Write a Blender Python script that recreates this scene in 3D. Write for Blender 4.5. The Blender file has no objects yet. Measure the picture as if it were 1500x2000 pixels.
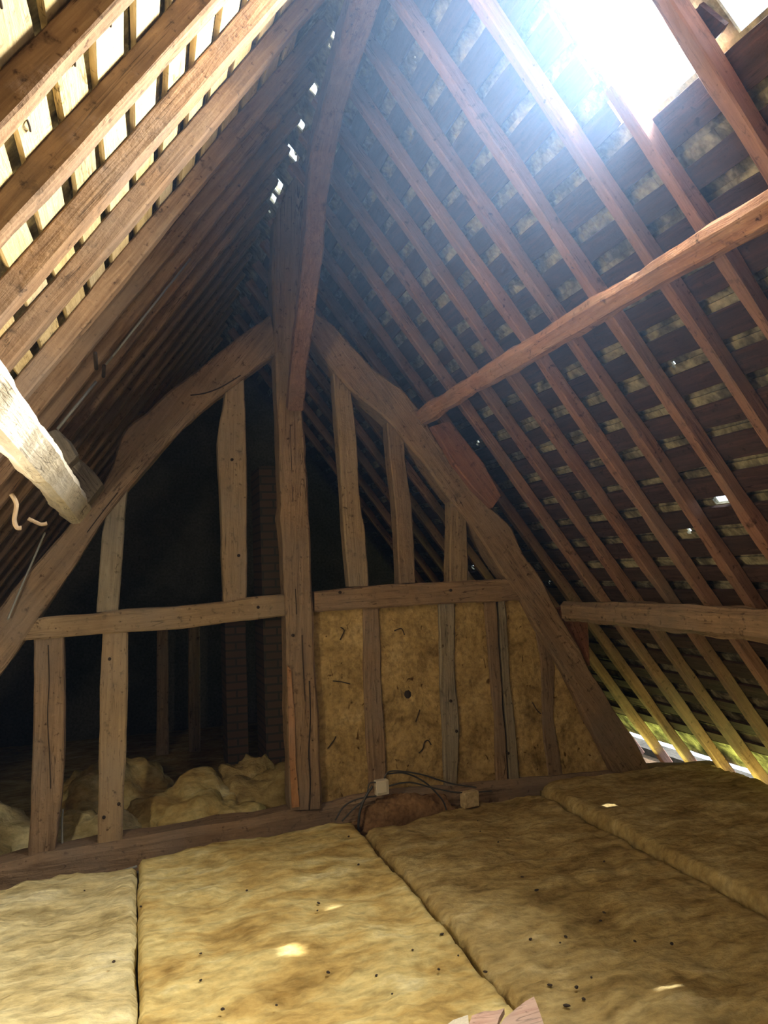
import bpy, math, random
from mathutils import Vector, Matrix, noise

# ------------------------------------------------------------------ camera
# world: X across the attic, Y along the ridge (away from the camera), Z up; tie beam top at z = 0
SC = bpy.context.scene
FPX = 1500.0
def _basis():
    d = Vector((270 - 750, 1130 - 1000, FPX)).normalized()
    h = Vector((1, -0.038, 0))
    up = -(d.cross(h)).normalized()
    if up.y > 0: up = -up
    right = d.cross(up)
    return right, d, up                    # rows: world axes in camera (x right, y down, z forward)
BR, BD, BU = _basis()
CAM = Vector((0, 0, 1.5))
def ray(px, py):
    v = Vector((px - 750, py - 1000, FPX))
    return Vector((BR.dot(v), BD.dot(v), BU.dot(v)))
def onY(px, py, Y): r = ray(px, py); return CAM + r * (Y / r.y)
def onZ(px, py, Z): r = ray(px, py); return CAM + r * ((Z - CAM.z) / r.z)
def onX(px, py, X): r = ray(px, py); return CAM + r * (X / r.x)
cd = bpy.data.cameras.new('camera'); cam = bpy.data.objects.new('camera', cd)
SC.collection.objects.link(cam); SC.camera = cam
cd.sensor_fit = 'VERTICAL'; cd.sensor_height = 24.0; cd.lens = FPX / 2000 * 24.0; cd.clip_start = 0.02
cx = Vector((BR.x, BD.x, BU.x)); cy = Vector((BR.y, BD.y, BU.y)); cz = Vector((BR.z, BD.z, BU.z))
M = Matrix.Identity(4)
for i in range(3):
    M[i][0] = cx[i]; M[i][1] = -cy[i]; M[i][2] = -cz[i]; M[i][3] = CAM[i]
cam.matrix_world = M

# ------------------------------------------------------------------ light
SC.view_settings.view_transform = 'Standard'; SC.view_settings.look = 'None'
SC.view_settings.gamma = 1.0; SC.view_settings.use_curve_mapping = False
SC.view_settings.exposure = 0.0
SC.cycles.use_denoising = True; SC.cycles.adaptive_threshold = 0.02
SC.cycles.max_bounces = 6; SC.cycles.diffuse_bounces = 4; SC.cycles.volume_bounces = 0; SC.cycles.volume_step_rate = 2.5; SC.cycles.volume_max_steps = 96
SC.cycles.sample_clamp_indirect = 8.0
W = bpy.data.worlds.new('sky'); SC.world = W; W.use_nodes = True
bg = W.node_tree.nodes['Background']; bg.inputs[0].default_value = (0.72, 0.86, 1.0, 1); bg.inputs[1].default_value = 3.0
def look(o, d):
    o.rotation_euler = Vector(d).to_track_quat('-Z', 'Y').to_euler()
def lamp(name, typ, loc, power, col, d=(0, 0, -1), size=None, size_y=None, spread=None):
    l = bpy.data.lights.new(name, typ); l.energy = power; l.color = col
    o = bpy.data.objects.new(name, l); SC.collection.objects.link(o); o.location = loc; look(o, d)
    if typ == 'AREA':
        l.size = size
        if size_y: l.shape = 'RECTANGLE'; l.size_y = size_y
        if spread: l.spread = spread
    elif typ == 'POINT' or typ == 'SPOT': l.shadow_soft_size = size
    return o
SUN_TO = Vector((1.0, 0.0, 0.8)).normalized()      # towards the low sun
sun = lamp('sun', 'SUN', (6, 2, 6), 13.0, (1.0, 0.95, 0.86), -SUN_TO); sun.data.angle = 0.012
# daylight through the hole in the right slope and the open eaves, plus two added fills
lamp('sky_through_hole', 'AREA', (1.95, 2.32, 3.5), 600.0, (1.0, 0.93, 0.80), (-1.0, 0.06, -0.5), 0.26, 0.75)
lamp('rear_fill', 'AREA', (0.9, -1.7, 1.3), 1.5, (1.0, 0.86, 0.68), (0.05, 1, 0.02), 1.3)  # added soft fill behind the camera, no opening is built there
lamp('work_lamp', 'POINT', (-0.85, 2.42, 1.33), 58.0, (1.0, 0.84, 0.60), size=0.05)  # added unseen warm fill, stands in for light bounced from the lower left
lamp('eaves_daylight', 'AREA', (4.07, 4.6, -0.22), 24.0, (0.80, 0.92, 0.22), (-0.45, 0, 1), 3.2, 0.10)


# ------------------------------------------------------------------ materials
def new_mat(name):
    m = bpy.data.materials.new(name); m.use_nodes = True
    return m, m.node_tree, m.node_tree.nodes['Principled BSDF']
def nd(nt, typ, **kw):
    n = nt.nodes.new(typ)
    for k, v in kw.items():
        if k in n.inputs: n.inputs[k].default_value = v
        else: setattr(n, k, v)
    return n
def ramp(nt, fac, stops):
    r = nt.nodes.new('ShaderNodeValToRGB'); e = r.color_ramp.elements
    while len(e) < len(stops): e.new(0.5)
    for el, (p, c) in zip(e, stops): el.position = p; el.color = (*c, 1)
    nt.links.new(fac, r.inputs[0]); return r.outputs[0]
def mixc(nt, fac, a, b, mode='MIX'):
    m = nt.nodes.new('ShaderNodeMix'); m.data_type = 'RGBA'; m.blend_type = mode
    for sock, v in ((m.inputs[0], fac), (m.inputs[6], a), (m.inputs[7], b)):
        if isinstance(v, (int, float)): sock.default_value = v
        elif isinstance(v, tuple): sock.default_value = (*v, 1)
        else: nt.links.new(v, sock)
    return m.outputs[2]
def wood(name, dark, mid, light, grain=1.0, rough=0.85, bump=0.5, spots=0.5):
    m, nt, b = new_mat(name); L = nt.links.new
    tc = nt.nodes.new('ShaderNodeTexCoord'); oi = nt.nodes.new('ShaderNodeObjectInfo')
    add = nd(nt, 'ShaderNodeVectorMath', operation='ADD'); sc = nd(nt, 'ShaderNodeVectorMath', operation='SCALE'); sc.inputs[3].default_value = 37.0
    comb = nt.nodes.new('ShaderNodeCombineXYZ'); L(oi.outputs['Random'], comb.inputs[0]); L(oi.outputs['Random'], comb.inputs[1])
    L(comb.outputs[0], sc.inputs[0]); L(tc.outputs['Object'], add.inputs[0]); L(sc.outputs[0], add.inputs[1])
    mp = nt.nodes.new('ShaderNodeMapping'); mp.inputs['Scale'].default_value = (1.6 * grain, 26 * grain, 26 * grain); L(add.outputs[0], mp.inputs[0])
    n1 = nd(nt, 'ShaderNodeTexNoise', Scale=1.6, Detail=6.0, Roughness=0.65, Distortion=0.6); L(mp.outputs[0], n1.inputs[0])
    n2 = nd(nt, 'ShaderNodeTexNoise', Scale=4.5, Detail=5.0, Roughness=0.6); L(add.outputs[0], n2.inputs[0])
    n3 = nd(nt, 'ShaderNodeTexNoise', Scale=17.0, Detail=4.0, Roughness=0.6); L(add.outputs[0], n3.inputs[0])
    c1 = ramp(nt, n1.outputs[0], [(0.3, dark), (0.5, mid), (0.72, light)])
    c2 = ramp(nt, n2.outputs[0], [(0.35, tuple(v * 0.72 for v in mid)), (0.65, tuple(min(1, v * 1.25) for v in mid))])
    c = mixc(nt, 0.45, c1, c2)
    sp = ramp(nt, n3.outputs[0], [(0.28, (1 - spots,) * 3), (0.40, (1, 1, 1))])
    c = mixc(nt, 1.0, c, sp, 'MULTIPLY')
    mp2 = nt.nodes.new('ShaderNodeMapping'); mp2.inputs['Scale'].default_value = (1.3 * grain, 24 * grain, 24 * grain); L(add.outputs[0], mp2.inputs[0])
    n4 = nd(nt, 'ShaderNodeTexNoise', Scale=1.1, Detail=3.0, Roughness=0.5, Distortion=0.9); L(mp2.outputs[0], n4.inputs[0])
    ck = ramp(nt, n4.outputs[0], [(0.0, (1, 1, 1)), (0.482, (1, 1, 1)), (0.497, (0.22, 0.2, 0.18)), (0.512, (1, 1, 1))])
    n6 = nd(nt, 'ShaderNodeTexNoise', Scale=3.2, Detail=2.0); L(add.outputs[0], n6.inputs[0])
    ckm = ramp(nt, n6.outputs[0], [(0.47, (0, 0, 0)), (0.56, (1, 1, 1))])
    c = mixc(nt, 1.0, c, mixc(nt, ckm, (1, 1, 1), ck), 'MULTIPLY')
    n5 = nd(nt, 'ShaderNodeTexNoise', Scale=34.0, Detail=3.0, Roughness=0.6); L(add.outputs[0], n5.inputs[0])
    c = mixc(nt, 1.0, c, ramp(nt, n5.outputs[0], [(0.27, (0.35, 0.3, 0.27)), (0.38, (1, 1, 1)), (0.62, (1, 1, 1)), (0.78, (1.35, 1.33, 1.3))]), 'MULTIPLY')
    n7 = nd(nt, 'ShaderNodeTexNoise', Scale=2.2, Detail=4.0); L(add.outputs[0], n7.inputs[0])
    gr = tuple(0.55 * sum(mid) / 3 + 0.45 * v for v in mid)
    c = mixc(nt, ramp(nt, n7.outputs[0], [(0.42, (0, 0, 0)), (0.68, (0.6, 0.6, 0.6))]), c, gr)
    mr = nd(nt, 'ShaderNodeMapRange'); mr.inputs[3].default_value = 0.85; mr.inputs[4].default_value = 1.12; L(oi.outputs['Random'], mr.inputs[0])
    hv = nt.nodes.new('ShaderNodeHueSaturation'); L(mr.outputs[0], hv.inputs['Value']); L(c, hv.inputs['Color'])
    L(hv.outputs[0], b.inputs['Base Color']); b.inputs['Roughness'].default_value = rough
    b.inputs['Specular IOR Level'].default_value = 0.2
    ad = nd(nt, 'ShaderNodeMath', operation='ADD'); L(n1.outputs[0], ad.inputs[0]); L(n3.outputs[0], ad.inputs[1])
    bp = nt.nodes.new('ShaderNodeBump'); bp.inputs['Strength'].default_value = bump; bp.inputs['Distance'].default_value = 0.012
    L(ad.outputs[0], bp.inputs['Height']); L(bp.outputs[0], b.inputs['Normal'])
    return m
def rough_mat(name, cols, scale=6.0, stretch=(1, 1, 1), bump=0.6, dist=0.01, fine=40.0, world=True):
    m, nt, b = new_mat(name); L = nt.links.new
    if world:
        g = nt.nodes.new('ShaderNodeNewGeometry'); src = g.outputs['Position']
    else:
        g = nt.nodes.new('ShaderNodeTexCoord'); src = g.outputs['Object']
    mp = nt.nodes.new('ShaderNodeMapping'); mp.inputs['Scale'].default_value = stretch; L(src, mp.inputs[0])
    n1 = nd(nt, 'ShaderNodeTexNoise', Scale=scale, Detail=7.0, Roughness=0.62, Distortion=0.4); L(mp.outputs[0], n1.inputs[0])
    n2 = nd(nt, 'ShaderNodeTexNoise', Scale=fine, Detail=4.0, Roughness=0.6); L(mp.outputs[0], n2.inputs[0])
    k = len(cols); c = ramp(nt, n1.outputs[0], [(0.3 + 0.42 * i / (k - 1), cols[i]) for i in range(k)])
    f = ramp(nt, n2.outputs[0], [(0.3, (0.62, 0.62, 0.62)), (0.6, (1.05, 1.05, 1.05))])
    L(mixc(nt, 1.0, c, f, 'MULTIPLY'), b.inputs['Base Color']); b.inputs['Roughness'].default_value = 0.95
    b.inputs['Specular IOR Level'].default_value = 0.1
    ad = nd(nt, 'ShaderNodeMath', operation='ADD'); L(n1.outputs[0], ad.inputs[0]); L(n2.outputs[0], ad.inputs[1])
    bp = nt.nodes.new('ShaderNodeBump'); bp.inputs['Strength'].default_value = bump; bp.inputs['Distance'].default_value = dist
    L(ad.outputs[0], bp.inputs['Height']); L(bp.outputs[0], b.inputs['Normal'])
    return m
def plain(name, col, rough=0.6, metal=0.0):
    m, nt, b = new_mat(name); L = nt.links.new
    n = nd(nt, 'ShaderNodeTexNoise', Scale=30.0, Detail=3.0)
    c = ramp(nt, n.outputs[0], [(0.3, tuple(v * 0.8 for v in col)), (0.7, col)])
    L(c, b.inputs['Base Color']); b.inputs['Roughness'].default_value = rough; b.inputs['Metallic'].default_value = metal
    return m

OAK = wood('old_oak', (0.10, 0.065, 0.042), (0.24, 0.165, 0.105), (0.36, 0.26, 0.17), bump=0.9)
OAK_RED = wood('reddish_oak', (0.11, 0.045, 0.028), (0.27, 0.115, 0.07), (0.40, 0.20, 0.12), bump=0.8)
OAK_RAW = wood('raw_split_oak', (0.22, 0.10, 0.045), (0.38, 0.20, 0.10), (0.50, 0.30, 0.16), bump=0.8)
OAK_BRACE = wood('brace_oak', (0.10, 0.055, 0.038), (0.24, 0.13, 0.09), (0.36, 0.21, 0.14), bump=0.9)
OAK_PALE = wood('pale_oak', (0.14, 0.10, 0.062), (0.31, 0.225, 0.14), (0.44, 0.34, 0.21), bump=0.8)
OAK_GREY = wood('weathered_oak', (0.10, 0.085, 0.065), (0.26, 0.22, 0.16), (0.42, 0.38, 0.29), bump=0.9)
RAFTER_R = wood('rafter_pine_right', (0.13, 0.06, 0.045), (0.30, 0.16, 0.12), (0.42, 0.25, 0.19), bump=0.5)
RAFTER_L = wood('rafter_pine_left', (0.085, 0.048, 0.027), (0.21, 0.13, 0.075), (0.36, 0.25, 0.15), bump=0.5)
PURLIN_R = wood('peeled_purlin', (0.20, 0.09, 0.05), (0.42, 0.22, 0.13), (0.60, 0.42, 0.27), bump=0.9)
PURLIN_LOW = wood('bark_edged_purlin', (0.10, 0.07, 0.045), (0.27, 0.19, 0.13), (0.52, 0.36, 0.22), bump=1.0, spots=0.8)
PURLIN_L = wood('light_whitened_purlin', (0.34, 0.30, 0.23), (0.58, 0.53, 0.43), (0.74, 0.69, 0.58), bump=0.35)  # base colour whitened to carry the overexposed light on this purlin
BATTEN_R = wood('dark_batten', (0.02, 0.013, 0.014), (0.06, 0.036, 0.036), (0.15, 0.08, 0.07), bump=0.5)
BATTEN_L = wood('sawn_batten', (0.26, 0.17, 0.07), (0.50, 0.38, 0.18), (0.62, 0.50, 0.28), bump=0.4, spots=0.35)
TILE = rough_mat('clay_tile_underside', [(0.05, 0.05, 0.045), (0.17, 0.16, 0.125), (0.45, 0.42, 0.30), (0.62, 0.57, 0.40)], scale=6.5, fine=30, bump=0.8)
DAUB = rough_mat('straw_daub', [(0.20, 0.135, 0.055), (0.37, 0.265, 0.115), (0.46, 0.335, 0.155), (0.54, 0.42, 0.22)], scale=4.5, fine=32, bump=1.0, dist=0.012)
_nt = DAUB.node_tree; _b = _nt.nodes['Principled BSDF']; _src = _b.inputs['Base Color'].links[0].from_socket
_g = _nt.nodes.new('ShaderNodeNewGeometry'); _m2 = _nt.nodes.new('ShaderNodeMapping'); _m2.inputs['Scale'].default_value = (1.6, 1, 1); _nt.links.new(_g.outputs['Position'], _m2.inputs[0])
_n2 = nd(_nt, 'ShaderNodeTexNoise', Scale=15.0, Detail=2.0, Roughness=0.45, Distortion=0.7); _nt.links.new(_m2.outputs[0], _n2.inputs[0])
_nt.links.new(mixc(_nt, 1.0, _src, ramp(_nt, _n2.outputs[0], [(0.26, (0.25, 0.2, 0.15)), (0.33, (1, 1, 1))]), 'MULTIPLY'), _b.inputs['Base Color'])
WOOL = rough_mat('mineral_wool', [(0.30, 0.20, 0.065), (0.52, 0.39, 0.15), (0.66, 0.57, 0.27), (0.80, 0.76, 0.48)], scale=2.6, stretch=(1.0, 1.9, 1.5), fine=13, bump=0.8, dist=0.014)
WOOL_PALE = rough_mat('pale_mineral_wool', [(0.42, 0.35, 0.17), (0.60, 0.52, 0.28), (0.70, 0.64, 0.38), (0.80, 0.76, 0.53)], scale=3.2, stretch=(1.0, 1.9, 1.5), fine=13, bump=1.0, dist=0.02)
WOOL_BROWN = rough_mat('dusty_mineral_wool', [(0.20, 0.14, 0.055), (0.37, 0.28, 0.12), (0.48, 0.39, 0.19), (0.64, 0.56, 0.33)], scale=2.8, stretch=(1.0, 1.9, 1.5), fine=13, bump=1.0, dist=0.02)
BRICK, _nt, _b = new_mat('chimney_brick')
_t = nd(_nt, 'ShaderNodeTexCoord'); _mp = _nt.nodes.new('ShaderNodeMapping'); _mp.inputs['Rotation'].default_value = (math.radians(90), 0, 0)
_br = nd(_nt, 'ShaderNodeTexBrick', Scale=1.0); _br.inputs['Color1'].default_value = (0.13, 0.08, 0.06, 1); _br.inputs['Color2'].default_value = (0.10, 0.07, 0.055, 1)
_br.inputs['Mortar'].default_value = (0.06, 0.055, 0.05, 1); _br.inputs['Brick Width'].default_value = 0.22; _br.inputs['Row Height'].default_value = 0.07; _br.inputs['Mortar Size'].default_value = 0.009
_nt.links.new(_t.outputs['Object'], _mp.inputs[0]); _nt.links.new(_mp.outputs[0], _br.inputs[0]); _nt.links.new(_br.outputs[0], _b.inputs['Base Color']); _b.inputs['Roughness'].default_value = 0.95
PLASTER = rough_mat('old_plaster', [(0.07, 0.065, 0.055), (0.10, 0.092, 0.08), (0.13, 0.12, 0.10)], scale=2.0)
BOARDS = rough_mat('ceiling_boards', [(0.12, 0.08, 0.05), (0.2, 0.13, 0.08)], scale=3.0)
CABLE = plain('grey_cable', (0.045, 0.05, 0.055), 0.5)
CABLE_PALE = plain('pale_conduit', (0.26, 0.27, 0.26), 0.45)
WHITE = plain('white_plastic', (0.75, 0.72, 0.62), 0.5)
DARK = plain('dark_crumb', (0.035, 0.025, 0.02), 0.9)
TORN = wood('torn_plasterboard', (0.38, 0.20, 0.16), (0.60, 0.42, 0.36), (0.70, 0.55, 0.46), bump=0.3, spots=0.2)
EARTH = rough_mat('earth_lump', [(0.13, 0.075, 0.04), (0.24, 0.145, 0.075), (0.32, 0.20, 0.11)], scale=7.0)
WEB, _nt, _b = new_mat('torn_film'); _b.inputs['Base Color'].default_value = (0.6, 0.66, 0.7, 1); _b.inputs['Roughness'].default_value = 0.4; _b.inputs['Alpha'].default_value = 0.55

# ------------------------------------------------------------------ builders
COL = SC.collection
def tag(o, label=None, cat=None, group=None, kind=None):
    if label: o['label'] = label
    if cat: o['category'] = cat
    if group: o['group'] = group
    if kind: o['kind'] = kind
    return o
def link(name, vs, fs, m, mat_w=None, parent=None, smooth=False):
    me = bpy.data.meshes.new(name)
    if mat_w is not None:
        inv = mat_w.inverted(); vs = [inv @ Vector(v) for v in vs]
    me.from_pydata([tuple(v) for v in vs], [], fs); me.validate(); me.update()
    o = bpy.data.objects.new(name, me); COL.objects.link(o); me.materials.append(m)
    if smooth:
        for p in me.polygons: p.use_smooth = True
    if mat_w is not None: o.matrix_world = mat_w
    if parent is not None:
        o.parent = parent; o.matrix_parent_inverse = parent.matrix_world.inverted()
    return o
def frame(a, b, n=(0, 0, 1)):
    """matrix with origin mid a-b, X along a->b"""
    x = (b - a).normalized(); n = Vector(n)
    if abs(x.dot(n)) > 0.95: n = Vector((0, 1, 0))
    y = n.cross(x).normalized(); z = x.cross(y)
    m = Matrix.Identity(4); c = (a + b) / 2
    for i in range(3): m[i][0] = x[i]; m[i][1] = y[i]; m[i][2] = z[i]; m[i][3] = c[i]
    return m
def loft(name, secs, m, rough=0.004, chamfer=0.25, seed=0, parent=None, sag=0.0):
    """secs: (centre, u, v) half-extent vectors; a chamfered rectangular section swept along them"""
    vs, fs = [], []; k = 12
    c = 1 - chamfer
    prof = [(-c, -1), (0, -1.0), (c, -1), (1, -c), (1, 0), (1, c), (c, 1), (0, 1.0), (-c, 1), (-1, c), (-1, 0), (-1, -c)]
    for i, (p, u, v) in enumerate(secs):
        lu, lv = max(u.length, 1e-4), max(v.length, 1e-4); cc = min(lu, lv) * chamfer
        for (a, b) in prof:
            aa = math.copysign(max(0, 1 - (1 - abs(a)) / max(chamfer, 1e-3) * cc / lu) if abs(a) not in (0, 1) else abs(a), a) if a else 0
            bb = math.copysign(max(0, 1 - (1 - abs(b)) / max(chamfer, 1e-3) * cc / lv) if abs(b) not in (0, 1) else abs(b), b) if b else 0
            q = p + u * aa + v * bb
            nn = noise.noise(q * 3.1 + Vector((seed * 7.3, 0, 0))) * 1.6 + noise.noise(q * 11 + Vector((0, seed * 3.1, 0))) * 0.7
            q = q + (u.normalized() * a + v.normalized() * b) * nn * rough
            vs.append(q)
    for i in range(len(secs) - 1):
        for j in range(k):
            a = i * k + j; b = i * k + (j + 1) % k
            fs.append((a, b, b + k, a + k))
    fs.append(tuple(range(k - 1, -1, -1))); fs.append(tuple((len(secs) - 1) * k + j for j in range(k)))
    mw = frame(secs[0][0], secs[-1][0])
    o = link(name, vs, fs, m, mw, parent)
    return o
def resample(pts, n):
    pts = [Vector(p) for p in pts]; d = [0]
    for a, b in zip(pts, pts[1:]): d.append(d[-1] + (b - a).length)
    out = []
    for i in range(n):
        t = d[-1] * i / (n - 1); j = 0
        while j < len(d) - 2 and d[j + 1] < t: j += 1
        f = (t - d[j]) / max(1e-9, d[j + 1] - d[j]); out.append(pts[j].lerp(pts[j + 1], min(1, f)))
    return out
TY = 4.90                                        # front face of the truss
def strip(name, ea, eb, m, y=TY, depth=0.13, n=28, seed=0, rough=0.004, world=False, chamfer=0.16, parent=None):
    """a timber lying in the truss plane, given its two long edges (pixels, or world x/z)"""
    if world: A = [Vector((p[0], y, p[1])) for p in ea]; B = [Vector((p[0], y, p[1])) for p in eb]
    else: A = [onY(*p, y) for p in ea]; B = [onY(*p, y) for p in eb]
    A, B = resample(A, n), resample(B, n)
    v = Vector((0, depth / 2, 0))
    return loft(name, [((a + b) / 2 + v, (b - a) / 2, v) for a, b in zip(A, B)], m, rough, chamfer, seed, parent)
def bar(name, pts, w, h, m, wdir=(0, 1, 0), seed=0, rough=0.004, chamfer=0.2, n=24, taper=None, parent=None):
    P = resample(pts, n); secs = []
    for i, p in enumerate(P):
        t = (P[min(i + 1, n - 1)] - P[max(i - 1, 0)]).normalized(); u = Vector(wdir); u = (u - t * u.dot(t)).normalized(); v = t.cross(u)
        s = 1.0
        if taper:
            f = i / (n - 1) * (len(taper) - 1); j = min(int(f), len(taper) - 2); s = taper[j] + (taper[j + 1] - taper[j]) * (f - j)
        secs.append((p, u * w / 2 * s, v * h / 2 * s))
    return loft(name, secs, m, rough, chamfer, seed, parent)
def tube(name, pts, r, m, n=40, k=8, parent=None, smooth_path=True):
    P = [Vector(p) for p in pts]
    if smooth_path and len(P) > 2:
        Q = []
        for i in range(len(P) - 1):
            p0, p1, p2, p3 = P[max(i - 1, 0)], P[i], P[i + 1], P[min(i + 2, len(P) - 1)]
            for s in range(8):
                t = s / 8
                Q.append(0.5 * ((2 * p1) + (p2 - p0) * t + (2 * p0 - 5 * p1 + 4 * p2 - p3) * t * t + (3 * p1 - p0 - 3 * p2 + p3) * t ** 3))
        Q.append(P[-1]); P = Q
    vs, fs = [], []; u = None
    for i, p in enumerate(P):
        t = (P[min(i + 1, len(P) - 1)] - P[max(i - 1, 0)]).normalized()
        if u is None: u = t.orthogonal().normalized()
        u = (u - t * u.dot(t)).normalized(); v = t.cross(u)
        for j in range(k):
            a = 2 * math.pi * j / k; vs.append(p + (u * math.cos(a) + v * math.sin(a)) * r)
    for i in range(len(P) - 1):
        for j in range(k):
            a = i * k + j; b = i * k + (j + 1) % k; fs.append((a, b, b + k, a + k))
    fs.append(tuple(range(k - 1, -1, -1))); fs.append(tuple((len(P) - 1) * k + j for j in range(k)))
    return link(name, vs, fs, m, frame(P[0], P[-1]), parent, smooth=True)
def box_vf(c, ax, ay, az):
    """c centre, ax/ay/az half vectors"""
    vs = [c + ax * i + ay * j + az * k for i in (-1, 1) for j in (-1, 1) for k in (-1, 1)]
    return vs, [(0, 1, 3, 2), (4, 6, 7, 5), (0, 4, 5, 1), (2, 3, 7, 6), (0, 2, 6, 4), (1, 5, 7, 3)]
def box(name, c, s, m, rot=0.0, parent=None, bev=0.0):
    R = Matrix.Rotation(rot, 3, 'Z'); c = Vector(c)
    ax, ay, az = R @ Vector((s[0] / 2, 0, 0)), R @ Vector((0, s[1] / 2, 0)), Vector((0, 0, s[2] / 2))
    vs, fs = box_vf(c, ax, ay, az); mw = Matrix.Translation(c)
    o = link(name, vs, fs, m, mw, parent)
    if bev:
        b = o.modifiers.new('bevel', 'BEVEL'); b.width = bev; b.segments = 2
    return o

# ------------------------------------------------------------------ roof geometry
S = 1.357; RX, RZ = 0.97, 4.20                    # slope, ridge position (inner plane of the rafters)
NRM = math.hypot(S, 1)
YB, YF = -2.6, 9.2
class Slope:
    def __init__(s, sg):
        s.sg = sg; s.n = Vector((sg * S, 0, 1)) / NRM          # outward normal
        s.d = Vector((sg, 0, -S)) / NRM                        # down the slope
        s.top = Vector((RX, 0, RZ))
    def p(s, y, t, off=0.0): return s.top + s.d * t + s.n * off + Vector((0, y, 0))
    def tz(s, z): return (RZ - z) / (S / NRM)
    def hit(s, px, py, off=0.0):
        r = ray(px, py); P0 = s.top + s.n * off
        return CAM + r * (s.n.dot(P0 - CAM) / s.n.dot(r))
RS, LS = Slope(1), Slope(-1); RS.off = 0.078; LS.off = 0.085
OFF = 0.078                                        # rafter depth: battens sit this far outward
BT = 0.022
def tiles(name, sl, gauge, holes, bigholes, t1, seed, tw=0.172):
    rnd = random.Random(seed); vs, fs = [], []
    rows = int((t1 + 0.145) / gauge) + 1; cols = int((YF - YB) / tw)
    for r in range(rows):
        t0 = -0.165 + r * gauge
        for c in range(cols):
            y0 = YB + c * tw + (tw / 2 if r % 2 else 0); y1 = y0 + tw + 0.004
            te = t0 + gauge * 1.32
            cuts = [(y0, y1)]
            skip = False
            for (ya, yb, ta, tb) in bigholes:
                if te > ta and t0 < tb and y1 > ya and y0 < yb:
                    if y0 >= ya - 0.03 and y1 <= yb + 0.03: skip = True
                    elif y0 < ya: cuts = [(y0, ya)]
                    else: cuts = [(yb, y1)]
            if skip: continue
            pieces = [(a, b, t0, te) for a, b in cuts]
            for (hy, ht, w, hl) in holes:
                new = []
                for (a, b, ta, tb) in pieces:
                    if a - 0.001 <= hy <= b + 0.001 and ta < ht + hl / 2 and tb > ht - hl / 2:
                        l, r_ = hy - w / 2, hy + w / 2
                        if l - a > 0.003: new.append((a, l, ta, tb))
                        if b - r_ > 0.003: new.append((r_, b, ta, tb))
                        l, r_ = max(a, l), min(b, r_)
                        if ht - hl / 2 - ta > 0.003: new.append((l, r_, ta, ht - hl / 2))
                        if tb - ht - hl / 2 > 0.003: new.append((l, r_, ht + hl / 2, tb))
                    else: new.append((a, b, ta, tb))
                pieces = new
            jit = rnd.uniform(0, 0.004)
            for (a, b, ta, tb) in pieces:
                if b - a < 0.004: continue
                oa = sl.off + BT + 0.014 + jit; sl_ = 0.020 / (te - t0)              # tail sits on the course below
                c0 = sl.p((a + b) / 2, ta, oa + sl_ * (ta - t0)); c1 = sl.p((a + b) / 2, tb, oa + sl_ * (tb - t0))
                hy_ = Vector((0, (b - a) / 2, 0)); hn = sl.n * 0.006
                base = len(vs)
                for q in (c0, c1):
                    for sy in (-1, 1):
                        for sn in (-1, 1): vs.append(q + hy_ * sy + hn * sn)
                fs += [tuple(base + i for i in f) for f in ((0, 1, 3, 2), (4, 6, 7, 5), (0, 4, 5, 1), (2, 3, 7, 6), (0, 2, 6, 4), (1, 5, 7, 3))]
    o = link(name, vs, fs, TILE); tag(o, kind='structure'); return o
T_EAVE = RS.tz(0.0)
RGAPS = [(3.91, 0.12), (4.41, 0.13), (4.80, 0.16), (5.17, 0.20), (5.60, 0.16), (5.80, 0.22)]
# small gaps seen from inside as points of daylight: (pixel)
def holes_from(sl, pts, w=0.018):
    out = []
    for q in pts:
        h = sl.hit(q[0], q[1], sl.off + BT + 0.02); out.append((h.y, (h - sl.top - sl.n * (sl.off + BT + .02)).dot(sl.d), q[2] if len(q) > 2 else w, q[3] if len(q) > 3 else 0.05))
    return out
rh = holes_from(RS, [(615, 912), (638, 968), (652, 997, 0.035), (937, 870, 0.02), (1308, 700, 0.014), (1345, 1035, 0.02), (1085, 135, 0.02), (1150, 210, 0.012), (813, 118, 0.01), (598, 353, 0.01), (1072, 1135, 0.01)])
rh = [(y, 0.215 + 0.19 * round((t - 0.215) / 0.19), w * 1.5, 0.03) for (y, t, w, hl) in rh]
lh = holes_from(LS, [(395, 1075, 0.012), (15, 1540, 0.02), (8, 992, 0.02)])
rh += holes_from(RS, [(652, 72, 0.06, 0.04), (644, 90, 0.03, 0.02), (613, 170, 0.10, 0.06), (588, 245, 0.10, 0.05), (569, 308, 0.20, 0.12), (545, 362, 0.22, 0.06), (534, 388, 0.12, 0.05), (526, 412, 0.03, 0.03)])
def sun_hole(x, y, z, w):
    P = Vector((x, y, z)); P0 = RS.top + RS.n * OFF; s = RS.n.dot(P0 - P) / RS.n.dot(SUN_TO); H = P + SUN_TO * s
    t = (H - P0).dot(RS.d); t = 0.215 + 0.19 * round((t - 0.215) / 0.19)
    return (H.y, t, w, 0.066)
rh += [sun_hole(0.41, 3.25, -0.06, 0.10), sun_hole(2.83, 4.22, 0.0, 0.05), sun_hole(1.667, 2.46, -0.06, 0.03), sun_hole(0.97, 6.9, -0.18, 0.04)]
big = [(1.95, 2.42, 0.45, RS.tz(3.20)), (1.60, 1.88, 0.5, RS.tz(3.14))]
ceiling_right = tiles('ceiling_right', RS, 0.19, rh, big, T_EAVE, 1)
ceiling_left = tiles('ceiling_left', LS, 0.165, lh, [], RS.tz(-0.4), 2)

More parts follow.
